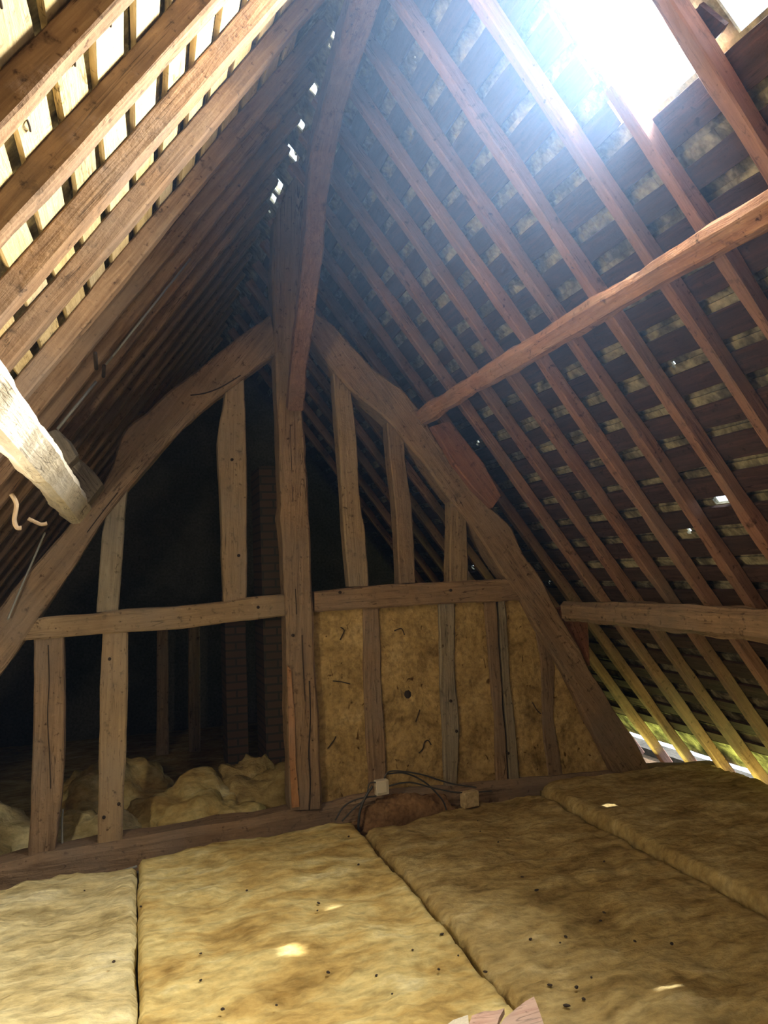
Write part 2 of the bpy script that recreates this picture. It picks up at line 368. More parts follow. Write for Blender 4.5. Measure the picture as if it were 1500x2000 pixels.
# ------------------------------------------------------------------ ridge tiles
def ridge_tiles():
    vs, fs = [], []; k = 9; cuts = []; y = YB
    for (g, w) in RGAPS + [(YF + 0.2, 0.01)]:
        end = g - w / 2; n = max(1, round((end - y) / 0.36)); L = (end - y) / n
        cuts += [(y + L * i - (0.015 if i else 0), y + L * (i + 1)) for i in range(n)]; y = g + w / 2
    for (ya, yb) in cuts:
        base = len(vs)
        for (yy, w) in ((ya, 0.135), (yb, 0.125)):
            for q in range(k):
                a = math.pi * q / (k - 1)
                for rr in (1.0, 0.88):
                    vs.append(Vector((RX + math.cos(a) * w * rr, yy, RZ + 0.20 + math.sin(a) * w * rr)))
        for q in range(k - 1):
            for e in (0, 1):
                a = base + q * 2 + e; fs.append((a, a + 2, a + 2 + 2 * k, a + 2 * k))
            for s in (0, 1):
                a = base + s * 2 * k + q * 2; fs.append((a, a + 1, a + 3, a + 2))
    tag(link('trim_1', vs, fs, TILE), kind='structure')
ridge_tiles()

# ------------------------------------------------------------------ battens
def ordinal(n):
    ones = ['', 'first', 'second', 'third', 'fourth', 'fifth', 'sixth', 'seventh', 'eighth', 'ninth', 'tenth', 'eleventh', 'twelfth', 'thirteenth', 'fourteenth', 'fifteenth', 'sixteenth', 'seventeenth', 'eighteenth', 'nineteenth']
    if n < 20: return ones[n]
    return {20: 'twentieth', 30: 'thirtieth'}[n] if n % 10 == 0 else {2: 'twenty-', 3: 'thirty-'}[n // 10] + ones[n % 10]
def battens(sl, gauge, width, m, t1, side, bigholes, col, seed):
    rnd = random.Random(seed); r = 0; t = 0.12 if sl is RS else 0.12 + gauge
    while t < t1:
        spans = [(YB, YF)]
        for (ya, yb, ta, tb) in bigholes:
            if ta - 0.02 < t < tb + 0.02:
                new = []
                for a, b in spans:
                    if a < ya and b > yb: new += [(a, ya - 0.01), (yb + 0.01, b)]
                    else: new.append((a, b))
                spans = new
        for si, (a, b) in enumerate(spans):
            n = max(3, int((b - a) / 0.35)); w = width * (rnd.uniform(0.80, 1.22) if sl is RS else rnd.uniform(0.86, 1.08))
            pts = [sl.p(a + (b - a) * i / (n - 1), t + 0.006 * math.sin(i * 1.7 + r * 2.1) + rnd.uniform(-.004, .004), sl.off + BT / 2) for i in range(n)]
            o = bar('roof_batten', pts, w, BT, m, wdir=sl.d, seed=r, rough=0.002, chamfer=0.12, n=max(8, int((b - a) / 0.12)))
            part = '' if len(spans) == 1 else (', nearer piece' if si == 0 else (', farther piece' if si == len(spans) - 1 else ', middle piece'))
            tag(o, f'{col} batten, {side} slope, {ordinal(r + 1)} row down from ridge{part}', 'roof batten', f'battens under the tiles of the {side} slope')
        t += gauge; r += 1
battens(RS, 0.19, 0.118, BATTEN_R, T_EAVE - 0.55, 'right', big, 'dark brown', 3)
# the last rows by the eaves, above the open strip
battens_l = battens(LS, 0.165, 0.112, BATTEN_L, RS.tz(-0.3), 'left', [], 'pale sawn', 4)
def nails():
    for o in [o for o in COL.objects if o.name.startswith('roof_batten') and 'left' in o['label']]:
        w = o.matrix_world.translation; t = (w - LS.top - LS.n * (LS.off + BT / 2)).dot(LS.d); z = RZ - t * S / NRM
        if not 2.1 < z < 3.6: continue
        rnd = random.Random(int(t * 100))
        for y in (1.62, 2.05, 2.42, 2.86):
            y += rnd.uniform(-.06, .06); tt = t + rnd.uniform(-.015, .015)
            tube('nail', [LS.p(y - 0.024, tt, LS.off - 0.002), LS.p(y - 0.008, tt + 0.002, LS.off - 0.007), LS.p(y + 0.024, tt, LS.off - 0.004)], 0.0032, DARK, parent=o)['label'] = 'dark bent nail'
nails()
def eave_battens():
    t = 0.12
    while t < T_EAVE - 0.55: t += 0.19
    names = ['third', 'second', 'lowest']
    for i in range(3):
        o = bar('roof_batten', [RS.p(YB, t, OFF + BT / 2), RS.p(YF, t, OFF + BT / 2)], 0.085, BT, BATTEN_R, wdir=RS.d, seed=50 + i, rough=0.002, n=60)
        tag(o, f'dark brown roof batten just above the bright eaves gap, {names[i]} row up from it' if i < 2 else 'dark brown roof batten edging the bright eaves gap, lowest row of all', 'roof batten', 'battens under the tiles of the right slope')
        t += 0.19
eave_battens()

# ------------------------------------------------------------------ rafters
rr = [1.20, 1.56, 1.93, 2.29, 2.61, 3.00, 3.37, 3.72, 4.07, 4.45, 4.83, 5.25, 5.65, 6.05, 6.5, 6.95, 7.4, 7.9, 8.4]
def rafter_label(side, ys, i, y):
    infront = [v for v in ys if v < 4.9]; beyond = [v for v in ys if v >= 4.9]
    if y < 4.9:
        k = len(infront) - i
        return f'{ordinal(k)} rafter on the near side of the timber frame, {side} slope' if k > 1 else f'rafter on the {side} slope nearest to the timber frame, on the camera side'
    return f'dim rafter on the {side} slope behind the timber frame, {ordinal(i - len(infront) + 1)} one beyond it'
for i, y in enumerate(rr):
    rnd = random.Random(i); w = 0.060 * rnd.uniform(0.9, 1.15)
    tl = RS.tz(-0.28); ts = RS.tz(3.24) if y == 2.29 else 0.02; pts = [RS.p(y + w / 2 + rnd.uniform(-.012, .012), ts + (tl - ts) * k / 6, RS.off / 2) for k in range(7)]
    o = bar('rafter', pts, w, RS.off - 0.004, RAFTER_R, wdir=(0, 1, 0), seed=i, rough=0.004, n=40)
    tag(o, 'reddish brown ' + rafter_label('right', rr, i, y), 'rafter', 'rafters of the right slope')
ll = [1.05, 1.42, 1.80, 2.20, 2.64, 3.02, 3.50, 3.88, 4.26, 4.62, 5.03, 5.42, 5.85, 6.3, 6.75, 7.2, 7.7, 8.2, 8.7]
for i, y in enumerate(ll):
    rnd = random.Random(100 + i); w = 0.068 * rnd.uniform(0.9, 1.15)
    tl = RS.tz(-0.28); pts = [LS.p(y + w / 2 + rnd.uniform(-.012, .012), 0.02 + tl * k / 6, LS.off / 2) for k in range(7)]
    o = bar('rafter', pts, w, LS.off - 0.004, RAFTER_L, wdir=(0, 1, 0), seed=40 + i, rough=0.004, n=40)
    tag(o, 'sawn brown ' + rafter_label('left', ll, i, y), 'rafter', 'rafters of the left slope')

# ------------------------------------------------------------------ setting: floor and gables
def structure(name, vs, fs, m): return tag(link(name, vs, fs, m), kind='structure')
v, f = box_vf(Vector((0.97, (YB + YF) / 2, -0.36)), Vector((3.55, 0, 0)), Vector((0, (YF - YB) / 2, 0)), Vector((0, 0, 0.04)))
structure('floor', v, f, BOARDS)
def gable(name, y, th):
    vs = []; z0 = -0.32
    for yy in (y, y + th):
        for (x, z) in ((RX - 3.5, z0), (RX + 3.5, z0), (RX, RZ + 0.35)): vs.append(Vector((x, yy, z)))
    return structure(name, vs, [(0, 1, 2), (5, 4, 3), (0, 3, 4, 1), (1, 4, 5, 2), (2, 5, 3, 0)], PLASTER)
gable('wall_back', YF - 0.1, 0.15)
gable('wall_front', YB, 0.12)
v, f = box_vf(Vector((RX - 3.45, (YB + YF) / 2, -0.25)), Vector((0.12, 0, 0)), Vector((0, (YF - YB) / 2, 0)), Vector((0, 0, 0.22)))
structure('wall_left', v, f, PLASTER)
v, f = box_vf(Vector((RX + 3.62, (YB + YF) / 2, -0.36)), Vector((0.10, 0, 0)), Vector((0, (YF - YB) / 2, 0)), Vector((0, 0, 0.10)))
structure('wall_right', v, f, PLASTER)

# ------------------------------------------------------------------ the timber frame
def T(o, label, cat, group=None): return tag(o, label, cat, group)
# tie beam
A = [onY(*p, 4.86) for p in [(-420, 1765), (-200, 1728), (0, 1690), (120, 1667), (240, 1642), (400, 1617), (570, 1586), (625, 1574), (700, 1556), (800, 1543), (950, 1530), (1100, 1518), (1250, 1505), (1420, 1498)]]
B = [Vector((p.x, p.y, -0.24 if p.x < 1.0 else -0.30)) for p in A]
A, B = resample(A, 50), resample(B, 50); vv = Vector((0, 0.11, 0))
T(loft('tie_beam', [((a + b) / 2 + vv, (b - a) / 2, vv) for a, b in zip(A, B)], OAK, 0.012, 0.35, 3), 'long reddish brown tie beam lying on the floor under the timber frame', 'beam')
# king post
T(strip('king_post', [(592, 250), (586, 330), (556, 374), (536, 425), (531, 533), (538, 683), (543, 800), (547, 900), (551, 990), (547, 1010), (553, 1067), (558, 1200), (561, 1400), (568, 1583)],
        [(625, 250), (612, 330), (603, 400), (600, 533), (596, 683), (590, 783), (597, 867), (605, 1017), (612, 1167), (614, 1253), (625, 1420), (629, 1580)], OAK, y=4.84, depth=0.19, n=60, seed=5, rough=0.006),
  'tall brown king post rising from the tie beam to the ridge, with split lower end', 'post')
# principals
T(strip('principal_rafter', [(528, 612), (470, 655), (410, 700), (330, 763), (283, 810), (243, 838), (232, 868), (217, 913), (193, 955), (150, 1007), (60, 1110), (0, 1185), (-200, 1450), (-380, 1700)],
        [(540, 690), (483, 733), (427, 777), (363, 827), (297, 900), (250, 957), (200, 1020), (150, 1097), (75, 1205), (0, 1315), (-120, 1500), (-230, 1690)], OAK, y=4.86, depth=0.18, n=70, seed=8, rough=0.008),
  'crooked left principal rafter leaning from the floor to the king post', 'beam')
T(strip('principal_rafter', [(596, 590), (613, 607), (650, 632), (683, 667), (727, 717), (783, 757), (820, 797), (858, 868), (918, 949), (960, 991), (999, 1030), (1029, 1090), (1050, 1117), (1093, 1194), (1133, 1264), (1155, 1315), (1203, 1389), (1243, 1451), (1275, 1510)],
        [(596, 645), (620, 683), (650, 723), (683, 760), (733, 800), (767, 830), (792, 862), (828, 904), (879, 973), (915, 1015), (945, 1060), (981, 1120), (1020, 1172), (1049, 1227), (1086, 1290), (1126, 1363), (1155, 1422), (1177, 1466), (1199, 1508)], OAK, y=4.86, depth=0.18, n=70, seed=9, rough=0.007),
  'bowed right principal rafter leaning from the floor to the king post', 'beam')
# rails
T(strip('rail', [(45, 1212), (105, 1203), (190, 1197), (240, 1190), (350, 1185), (440, 1175), (480, 1168), (560, 1161)],
        [(45, 1250), (105, 1246), (200, 1239), (350, 1228), (450, 1216), (560, 1203)], OAK_PALE, y=4.88, depth=0.12, seed=11),
  'pale horizontal rail left of the king post, open above and below', 'rail')
T(strip('rail', [(614, 1156), (700, 1146), (800, 1140), (900, 1135), (1010, 1129)],
        [(614, 1196), (700, 1190), (850, 1181), (950, 1176), (1030, 1172)], OAK, y=4.88, depth=0.13, seed=12),
  'brown horizontal rail right of the king post, above the daub panels', 'rail')
G1 = 'studs above the rails'; G2 = 'studs below the left rail'; G3 = 'studs between the daub panels'
T(strip('stud', [(212, 985), (200, 1040), (193, 1133), (188, 1196)], [(250, 950), (242, 1017), (238, 1100), (232, 1193)], OAK_GREY, seed=13, depth=0.10), 'grey mottled short stud under the left principal rafter, above the rail', 'stud', G1)
T(strip('stud', [(440, 735), (437, 790), (430, 820), (425, 860), (427, 917), (433, 983), (435, 1100), (437, 1175)], [(478, 715), (480, 833), (483, 967), (483, 1168)], OAK_PALE, seed=14, depth=0.11), 'broad pale stud with a bulging left edge, above the left rail', 'stud', G1)
T(strip('stud', [(650, 715), (658, 820), (664, 910), (670, 1000), (675, 1075), (682, 1146)], [(685, 745), (697, 865), (703, 955), (709, 1009), (715, 1030), (720, 1144)], OAK_PALE, seed=15, depth=0.11), 'leaning stud above the right rail, nearest to the king post', 'stud', G1)
T(strip('stud', [(755, 810), (762, 895), (771, 970), (777, 1060), (780, 1140)], [(787, 845), (796, 934), (805, 985), (813, 1138)], OAK, seed=16, depth=0.11), 'middle one of the three studs above the right rail', 'stud', G1)
T(strip('stud', [(880, 960), (879, 1137)], [(912, 1000), (914, 1134)], OAK_PALE, seed=17, depth=0.11), 'short stud above the right rail, nearest to the right principal rafter', 'stud', G1)
T(strip('stud', [(65, 1247), (65, 1400), (63, 1500), (60, 1588), (50, 1682)], [(125, 1244), (125, 1400), (124, 1500), (120, 1568), (105, 1676)], OAK, seed=18, depth=0.12), 'wide brown stud below the left rail, farther from the king post', 'stud', G2)
T(strip('stud', [(200, 1238), (195, 1350), (193, 1500), (192, 1560), (190, 1658)], [(250, 1235), (249, 1375), (245, 1500), (242, 1520), (240, 1648)], OAK_PALE, seed=19, depth=0.12), 'pale stud below the left rail, the one nearer to the king post', 'stud', G2)
T(strip('stud', [(710, 1190), (712, 1353), (722, 1555)], [(740, 1188), (747, 1353), (757, 1548)], OAK, seed=20, depth=0.10), 'plain brown stud between the first and second daub panels', 'stud', G3)
T(strip('stud', [(857, 1180), (860, 1337), (867, 1453), (869, 1540)], [(889, 1179), (890, 1320), (897, 1420), (893, 1536)], OAK_GREY, seed=21, depth=0.10), 'greyish knotty stud between the second and third daub panels', 'stud', G3)
T(strip('stud', [(948, 1176), (958, 1307), (967, 1420), (970, 1532)], [(970, 1175), (978, 1320), (988, 1437), (992, 1530)], OAK, seed=22, depth=0.10), 'brown left half of the split stud beside the third daub panel', 'stud', G3)
T(strip('stud', [(974, 1175), (982, 1320), (992, 1437), (996, 1530)], [(987, 1174), (995, 1327), (1008, 1437), (1014, 1528)], OAK_GREY, seed=23, depth=0.095), 'narrow grey right half of the split stud, beside the fourth daub panel', 'stud', G3)
T(strip('stud', [(1043, 1215), (1058, 1300), (1060, 1420), (1073, 1526)], [(1062, 1240), (1083, 1300), (1080, 1403), (1102, 1524)], OAK, seed=24, depth=0.07, y=4.915), 'curved half-buried stud between the fourth and fifth daub panels', 'stud', G3)
def Yp_(pts, y): return [onY(*p, y) for p in pts]
def peg(owner, px, py, y, r=0.011, label=None):
    p = onY(px, py, y); o = tube('peg', [p + Vector((0, 0.03, 0)), p - Vector((0, 0.008, 0))], r, DARK, smooth_path=False, parent=owner)
    if label: o['label'] = label
_t = {o.get('label'): o for o in COL.objects}
for lab, px, py, y in (('pale horizontal rail left of the king post, open above and below', 504, 1186, 4.878), ('broad pale stud with a bulging left edge, above the left rail', 453, 898, 4.898),
        ('broad pale stud with a bulging left edge, above the left rail', 466, 1085, 4.898), ('brown horizontal rail right of the king post, above the daub panels', 880, 1153, 4.878), ('brown horizontal rail right of the king post, above the daub panels', 664, 1157, 4.878),
        ('tall brown king post rising from the tie beam to the ridge, with split lower end', 572, 1241, 4.838), ('tall brown king post rising from the tie beam to the ridge, with split lower end', 580, 1541, 4.838),
        ('pale stud below the left rail, the one nearer to the king post', 232, 1570, 4.898), ('pale stud below the left rail, the one nearer to the king post', 203, 1596, 4.898), ('pale stud below the left rail, the one nearer to the king post', 214, 1287, 4.898),
        ('greyish knotty stud between the second and third daub panels', 880, 1369, 4.898), ('greyish knotty stud between the second and third daub panels', 891, 1428, 4.898), ('narrow grey right half of the split stud, beside the fourth daub panel', 992, 1471, 4.898)):
    peg(_t[lab], px, py, y, 0.010, 'dark peg end')
_kp = _t['tall brown king post rising from the tie beam to the ridge, with split lower end']
for pts, r in (([(604, 1330), (606, 1400), (603, 1470), (606, 1530), (604, 1582)], 0.0045), ([(590, 1240), (592, 1300), (596, 1370)], 0.003), ([(567, 830), (569, 900), (572, 980)], 0.0025), ([(577, 1150), (579, 1200)], 0.0025)):
    tube('crack', Yp_(pts, 4.8385), r, DARK, parent=_kp)['label'] = 'dark open crack along the grain'
strip('splinter', [(561, 1300), (563, 1400), (566, 1490), (570, 1578)], [(569, 1310), (576, 1400), (578, 1490), (586, 1576)], OAK_RAW, y=4.828, depth=0.02, seed=77, n=20, parent=_kp)['label'] = 'orange raw wood where the surface has split off'
_ls = _t['wide brown stud below the left rail, farther from the king post']
tube('crack', Yp_([(94, 1260), (96, 1330), (93, 1400), (97, 1480), (99, 1540)], 4.8985), 0.003, DARK, parent=_ls)['label'] = 'dark open crack along the grain'
_pr = _t['crooked left principal rafter leaning from the floor to the king post']
tube('crack', Yp_([(372, 772), (400, 768), (432, 756), (470, 733)], 4.858), 0.004, DARK, parent=_pr)['label'] = 'dark split under the bend'
tube('crack', Yp_([(170, 1040), (200, 1000), (230, 962)], 4.858), 0.003, DARK, parent=_pr)['label'] = 'dark split along the lower edge'
# daub panels
def panel(label, left, right, seed, y=4.925):
    n, k = 60, 22; A, B = resample([onY(*p, y) for p in left], n), resample([onY(*p, y) for p in right], n)
    vs, fs = [], []
    for i in range(n):
        for j in range(k + 1):
            q = A[i].lerp(B[i], j / k); e = noise.noise(q * 9 + Vector((seed, 0, 0))) * 0.010 + noise.noise(q * 30) * 0.005
            d = (q - hole0).length if seed == 2 else 9
            vs.append(q + Vector((0, -e + (0.03 * (1 - d / 0.05) if d < 0.05 else 0), 0)))
    for i in range(n - 1):
        for j in range(k): a = i * (k + 1) + j; fs.append((a, a + 1, a + k + 2, a + k + 1))
    nf = len(vs)
    for q in list(vs): vs.append(Vector((q.x, y + 0.06, q.z)))
    fs += [tuple(nf + i for i in reversed(f)) for f in fs[:]]
    def rim(ids):
        for a, b in zip(ids, ids[1:]): fs.append((a, a + nf, b + nf, b))
    rim([i * (k + 1) for i in range(n)]); rim([i * (k + 1) + k for i in range(n - 1, -1, -1)])
    rim(list(range(k, -1, -1))); rim([(n - 1) * (k + 1) + j for j in range(k + 1)])
    c = sum(A + B, Vector()) / (2 * n)
    o = link('daub_panel', vs, fs, DAUB, Matrix.Translation(c)); tag(o, label, 'wall panel', 'daub infill panels')
    return o
hole0 = onY(797, 1356, 4.925)
P = [panel('first ochre daub panel, right beside the king post', [(611, 1186), (615, 1400), (622, 1590)], [(714, 1182), (716, 1353), (727, 1575)], 1),
     panel('second ochre daub panel, the broad one with a dark hole', [(737, 1182), (743, 1353), (752, 1565)], [(861, 1175), (864, 1337), (873, 1552)], 2),
     panel('third ochre daub panel, between the grey stud and the split stud', [(884, 1174), (886, 1320), (889, 1545)], [(952, 1170), (962, 1307), (974, 1535)], 3),
     panel('fourth ochre daub panel, right of the split stud', [(983, 1168), (991, 1327), (1009, 1532)], [(1040, 1168), (1062, 1300), (1064, 1420), (1078, 1528)], 4),
     panel('fifth ochre daub panel, the triangular one under the right principal rafter', [(1050, 1200), (1078, 1300), (1076, 1403), (1096, 1530)], [(1050, 1200), (1100, 1290), (1160, 1400), (1215, 1525)], 5)]
def blob(owner, px, py, rx, rz, name, label):
    c = onY(px, py, 4.935); vs = [c + Vector((0, -0.012, 0))]; k = 16
    for q in range(k):
        a = 2 * math.pi * q / k; f = 1 + 0.35 * noise.noise(Vector((q * 0.9, px * 0.1, 0)))
        vs.append(c + Vector((math.cos(a) * rx * f, 0.0, math.sin(a) * rz * f)))
    vs += [v + Vector((0, 0.03, 0)) for v in vs]
    fs = [(0, 1 + (q + 1) % k, 1 + q) for q in range(k)] + [(1 + q, 1 + (q + 1) % k, k + 2 + (q + 1) % k, k + 2 + q) for q in range(k)] + [(k + 1, k + 2 + q, k + 2 + (q + 1) % k) for q in range(k)]
    link(name, vs, fs, DARK, Matrix.Translation(c), owner)['label'] = label
blob(P[1], 797, 1356, 0.028, 0.045, 'hole', 'dark disc painted as the shade in the daub hole')  # dark disc in the recess stands for the shade inside the hole
for i, (pi, pts) in enumerate(((1, [(818, 1471), (826, 1462), (829, 1450), (836, 1446), (842, 1455)]), (0, [(665, 1225), (672, 1232), (664, 1250)]), (0, [(640, 1462), (652, 1446), (656, 1438)]), (1, [(812, 1410), (816, 1398), (820, 1386)]), (3, [(1040, 1372), (1048, 1386), (1056, 1394)]), (1, [(770, 1232), (784, 1228), (790, 1240)]), (0, [(650, 1330), (668, 1332), (684, 1336)]))):
    tube('crack', Yp_(pts, 4.917), 0.0035, DARK, parent=P[pi])['label'] = 'thin dark crack in the daub'
# braces and cleats
T(bar('ridge_brace', [(0.97, 1.6, 4.07), (0.97, 2.6, 4.05), (0.97, 3.04, 3.99), (0.97, 3.5, 3.90), (0.97, 3.85, 3.80), (0.97, 4.03, 3.62), (0.97, 4.16, 3.32), (0.97, 4.47, 2.99), (0.97, 4.66, 2.80), (0.97, 4.80, 2.55)], 0.125, 0.12, OAK_BRACE, wdir=(1, 0, 0), n=60, seed=30, rough=0.008, taper=[1.05, 1.05, 1.0, 0.95, 0.9, 0.75]),
  'crooked reddish brace rising from the king post up to the ridge', 'brace')
T(strip('cleat', [(845, 832), (885, 905), (925, 955), (962, 992)], [(880, 822), (905, 852), (945, 905), (980, 966)], OAK_RED, y=4.80, depth=0.10, seed=31), 'short reddish plank fixed on the upper edge of the right principal rafter, under the purlin', 'cleat')
T(strip('cleat', [(1095, 1190), (1098, 1225), (1125, 1265), (1150, 1300)], [(1125, 1185), (1150, 1205), (1152, 1250), (1153, 1302)], OAK_RED, y=4.90, depth=0.14, seed=32), 'stubby block behind the right principal rafter carrying the lower purlin end', 'cleat')
T(strip('cleat', [(70, 850), (80, 915), (105, 935)], [(112, 838), (138, 862), (152, 890)], OAK_GREY, y=4.45, depth=0.20, seed=33, rough=0.01), 'greenish grey timber stub between the left purlin and the rafters', 'cleat')
T(strip('cleat', [(92, 905), (120, 962), (158, 1000)], [(142, 882), (172, 910), (200, 945)], OAK_GREY, y=4.62, depth=0.24, seed=34, rough=0.01), 'mottled end-grain block wedged between the left purlin and the left principal rafter', 'cleat')
# purlins
T(bar('purlin', [(1.885, 4.93, 2.535), (1.868, 4.0, 2.55), (1.87, 2.8, 2.56), (1.865, 1.8, 2.56), (1.87, 0.6, 2.55)], 0.11, 0.105, PURLIN_R, wdir=RS.d, seed=35, rough=0.010, n=70, chamfer=0.45),
  'upper right purlin, a long peeled pole running under the rafters', 'purlin', 'purlins carrying the rafters')
T(bar('purlin', [(2.93, 4.86, 1.15), (2.92, 4.2, 1.16), (2.91, 3.3, 1.16), (2.90, 2.4, 1.15), (2.9, 1.2, 1.14)], 0.155, 0.15, PURLIN_LOW, wdir=(0, 0, 1), seed=36, rough=0.012, n=70, chamfer=0.4, taper=[0.92, 1.0, 1.05, 1.1]),
  'lower right purlin, a rough bark-edged pole above the eaves', 'purlin', 'purlins carrying the rafters')
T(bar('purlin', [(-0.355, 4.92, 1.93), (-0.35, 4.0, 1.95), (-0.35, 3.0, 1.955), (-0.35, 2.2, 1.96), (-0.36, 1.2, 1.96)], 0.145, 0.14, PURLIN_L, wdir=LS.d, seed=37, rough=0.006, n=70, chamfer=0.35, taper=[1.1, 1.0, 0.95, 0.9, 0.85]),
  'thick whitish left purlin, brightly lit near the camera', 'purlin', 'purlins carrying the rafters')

# ------------------------------------------------------------------ insulation
def batt(name, x0, x1, yn, far, z, m, label, seed, step=0.022, amp=0.022, edge=0.03, th=0.16, group='insulation batts on the attic floor', front_step=0.0):
    """far: function x -> far end y"""
    nx, ny = max(6, int((x1 - x0) / step)), 0
    ny = int((far((x0 + x1) / 2) - yn) / step); vs, fs = [], []
    def H(x, y, u, v):
        q = Vector((x, y, seed * 3.7))
        h = amp * (noise.noise(q * 2.3) * 1.2 + noise.noise(Vector((x * 5, y * 8.5, seed))) * 0.8 + (abs(noise.noise(Vector((x * 9, y * 15, seed)))) * -0.9 + 0.2) + noise.noise(q * 40) * 0.12)
        e = min(u, 1 - u) * (x1 - x0); f = (1 - v) * (far(x) - yn)
        d = min(e, f); r = edge
        if d < r: h -= (r - math.sqrt(max(0, r * r - (r - d) ** 2)))
        return z + h
    for j in range(ny + 1):
        v = j / ny
        for i in range(nx + 1):
            u = i / nx; x = x0 + (x1 - x0) * u; y = yn + (far(x) - yn) * v
            wob = 0.012 * noise.noise(Vector((y * 3, x * 3, seed + 9)))
            if i in (0, nx): x += wob + (0.006 * noise.noise(Vector((y * 20, 0, seed))))
            vs.append(Vector((x, y, H(x, y, u, v))))
    for j in range(ny):
        for i in range(nx): a = j * (nx + 1) + i; fs.append((a, a + 1, a + nx + 2, a + nx + 1))
    top = len(vs); border = [i for i in range(nx + 1)] + [j * (nx + 1) + nx for j in range(1, ny + 1)] + [ny * (nx + 1) + i for i in range(nx - 1, -1, -1)] + [j * (nx + 1) for j in range(ny - 1, 0, -1)]
    rings = 4
    for r in range(1, rings + 1):
        for b in border:
            q = vs[b]; f = r / rings; zz = q.z * (1 - f) + (z - th) * f
            vs.append(Vector((q.x + 0.008 * noise.noise(Vector((q.y * 9, zz * 30, seed))), q.y + 0.006 * noise.noise(Vector((q.x * 9, zz * 30, 5))), zz)))
    nb = len(border)
    for r in range(rings):
        for k in range(nb):
            a = border[k] if r == 0 else top + (r - 1) * nb + k; b = border[(k + 1) % nb] if r == 0 else top + (r - 1) * nb + (k + 1) % nb
            fs.append((a, top + r * nb + k, top + r * nb + (k + 1) % nb, b))
    fs.append(tuple(top + (rings - 1) * nb + k for k in range(nb)))
    c = Vector(((x0 + x1) / 2, (yn + far(x0)) / 2, z - th))
    o = link(name, vs, fs, m, Matrix.Translation(c), smooth=True); tag(o, label, 'insulation', group); return o
def lerp_fn(pts):
    def f(x):
        if x <= pts[0][0]: return pts[0][1]
        for (a, ya), (b, yb) in zip(pts, pts[1:]):
            if x <= b: return ya + (yb - ya) * (x - a) / (b - a) + 0.02 * noise.noise(Vector((x * 9, 0, 0)))
        return pts[-1][1]
    return f
batt('insulation_batt', -1.9, -0.03, 0.9, lerp_fn([(-1.2, 4.45), (-0.68, 4.50), (-0.45, 4.66), (-0.1, 4.62), (0, 4.60)]), -0.075, WOOL_PALE, 'pale yellow mineral wool batt in the left foreground, left of the upright seam', 1)
batt('insulation_batt', -0.02, 1.255, 0.9, lerp_fn([(0, 4.62), (0.5, 4.74), (1.0, 4.76), (1.27, 4.74)]), -0.055, WOOL, 'golden mineral wool batt in the middle foreground, in front of the king post', 2)
batt('insulation_batt', 1.27, 2.57, 0.9, lerp_fn([(1.27, 4.55), (1.6, 4.62), (1.9, 4.76), (2.3, 4.82), (2.6, 4.72)]), -0.055, WOOL_BROWN, 'dusty mineral wool batt right of centre, in front of the daub panels', 3, amp=0.024)
batt('insulation_batt', 2.585, 3.95, 0.9, lerp_fn([(2.6, 4.80), (3.0, 4.84), (3.95, 4.86)]), 0.0, WOOL_BROWN, 'thicker brown mineral wool batt along the right eaves, its left edge raised', 4, amp=0.02, th=0.26, edge=0.04)
# heaps behind the frame
def heap(c, r, m, label, seed, rot=0.0):
    nu, nv = 48, 24; vs, fs = [], []; R = Matrix.Rotation(rot, 3, 'Z'); c = Vector(c)
    for j in range(nv + 1):
        th = math.pi / 2 * j / nv
        for i in range(nu):
            a = 2 * math.pi * i / nu; d = Vector((math.cos(a) * math.cos(th), math.sin(a) * math.cos(th), math.sin(th)))
            k = 1 + 0.28 * noise.noise(d * 1.9 + Vector((seed, 0, 0))) + 0.14 * noise.noise(d * 5 + Vector((0, seed, 0))) + 0.05 * noise.noise(d * 14)
            vs.append(c + R @ Vector((d.x * r[0] * k, d.y * r[1] * k, d.z * r[2] * k)))
    for j in range(nv):
        for i in range(nu): a = j * nu + i; b = j * nu + (i + 1) % nu; fs.append((a, b, b + nu, a + nu))
    fs.append(tuple(range(nu - 1, -1, -1)))
    o = link('insulation_heap', vs, fs, m, Matrix.Translation(c), smooth=True); return tag(o, label, 'insulation', 'crumpled insulation behind the frame')
heap((0.36, 5.65, -0.32), (0.52, 0.42, 0.38), WOOL, 'rounded heap of insulation behind the frame, just left of the king post', 1)
heap((0.85, 5.85, -0.32), (0.42, 0.32, 0.42), WOOL_BROWN, 'brownish crumpled insulation behind the king post foot', 2)
heap((-0.25, 6.2, -0.30), (0.55, 0.40, 0.42), WOOL, 'pale yellow insulation lump seen between the two lower left studs', 3)
heap((-1.1, 5.55, -0.30), (0.60, 0.40, 0.36), WOOL_PALE, 'dim insulation lump behind the wide left stud', 4)
heap((-0.30, 5.38, -0.30), (0.40, 0.25, 0.30), WOOL_PALE, 'low insulation lump close behind the tie beam, between the lower left studs', 5)
v, f = box_vf(Vector((RX, 7.2, -0.25)), Vector((2.9, 0, 0)), Vector((0, 1.8, 0)), Vector((0, 0, 0.05)))
T(link('insulation_batt', v, f, WOOL_BROWN), 'flat dim insulation layer at the far end behind the frame', 'insulation', 'insulation batts on the attic floor')

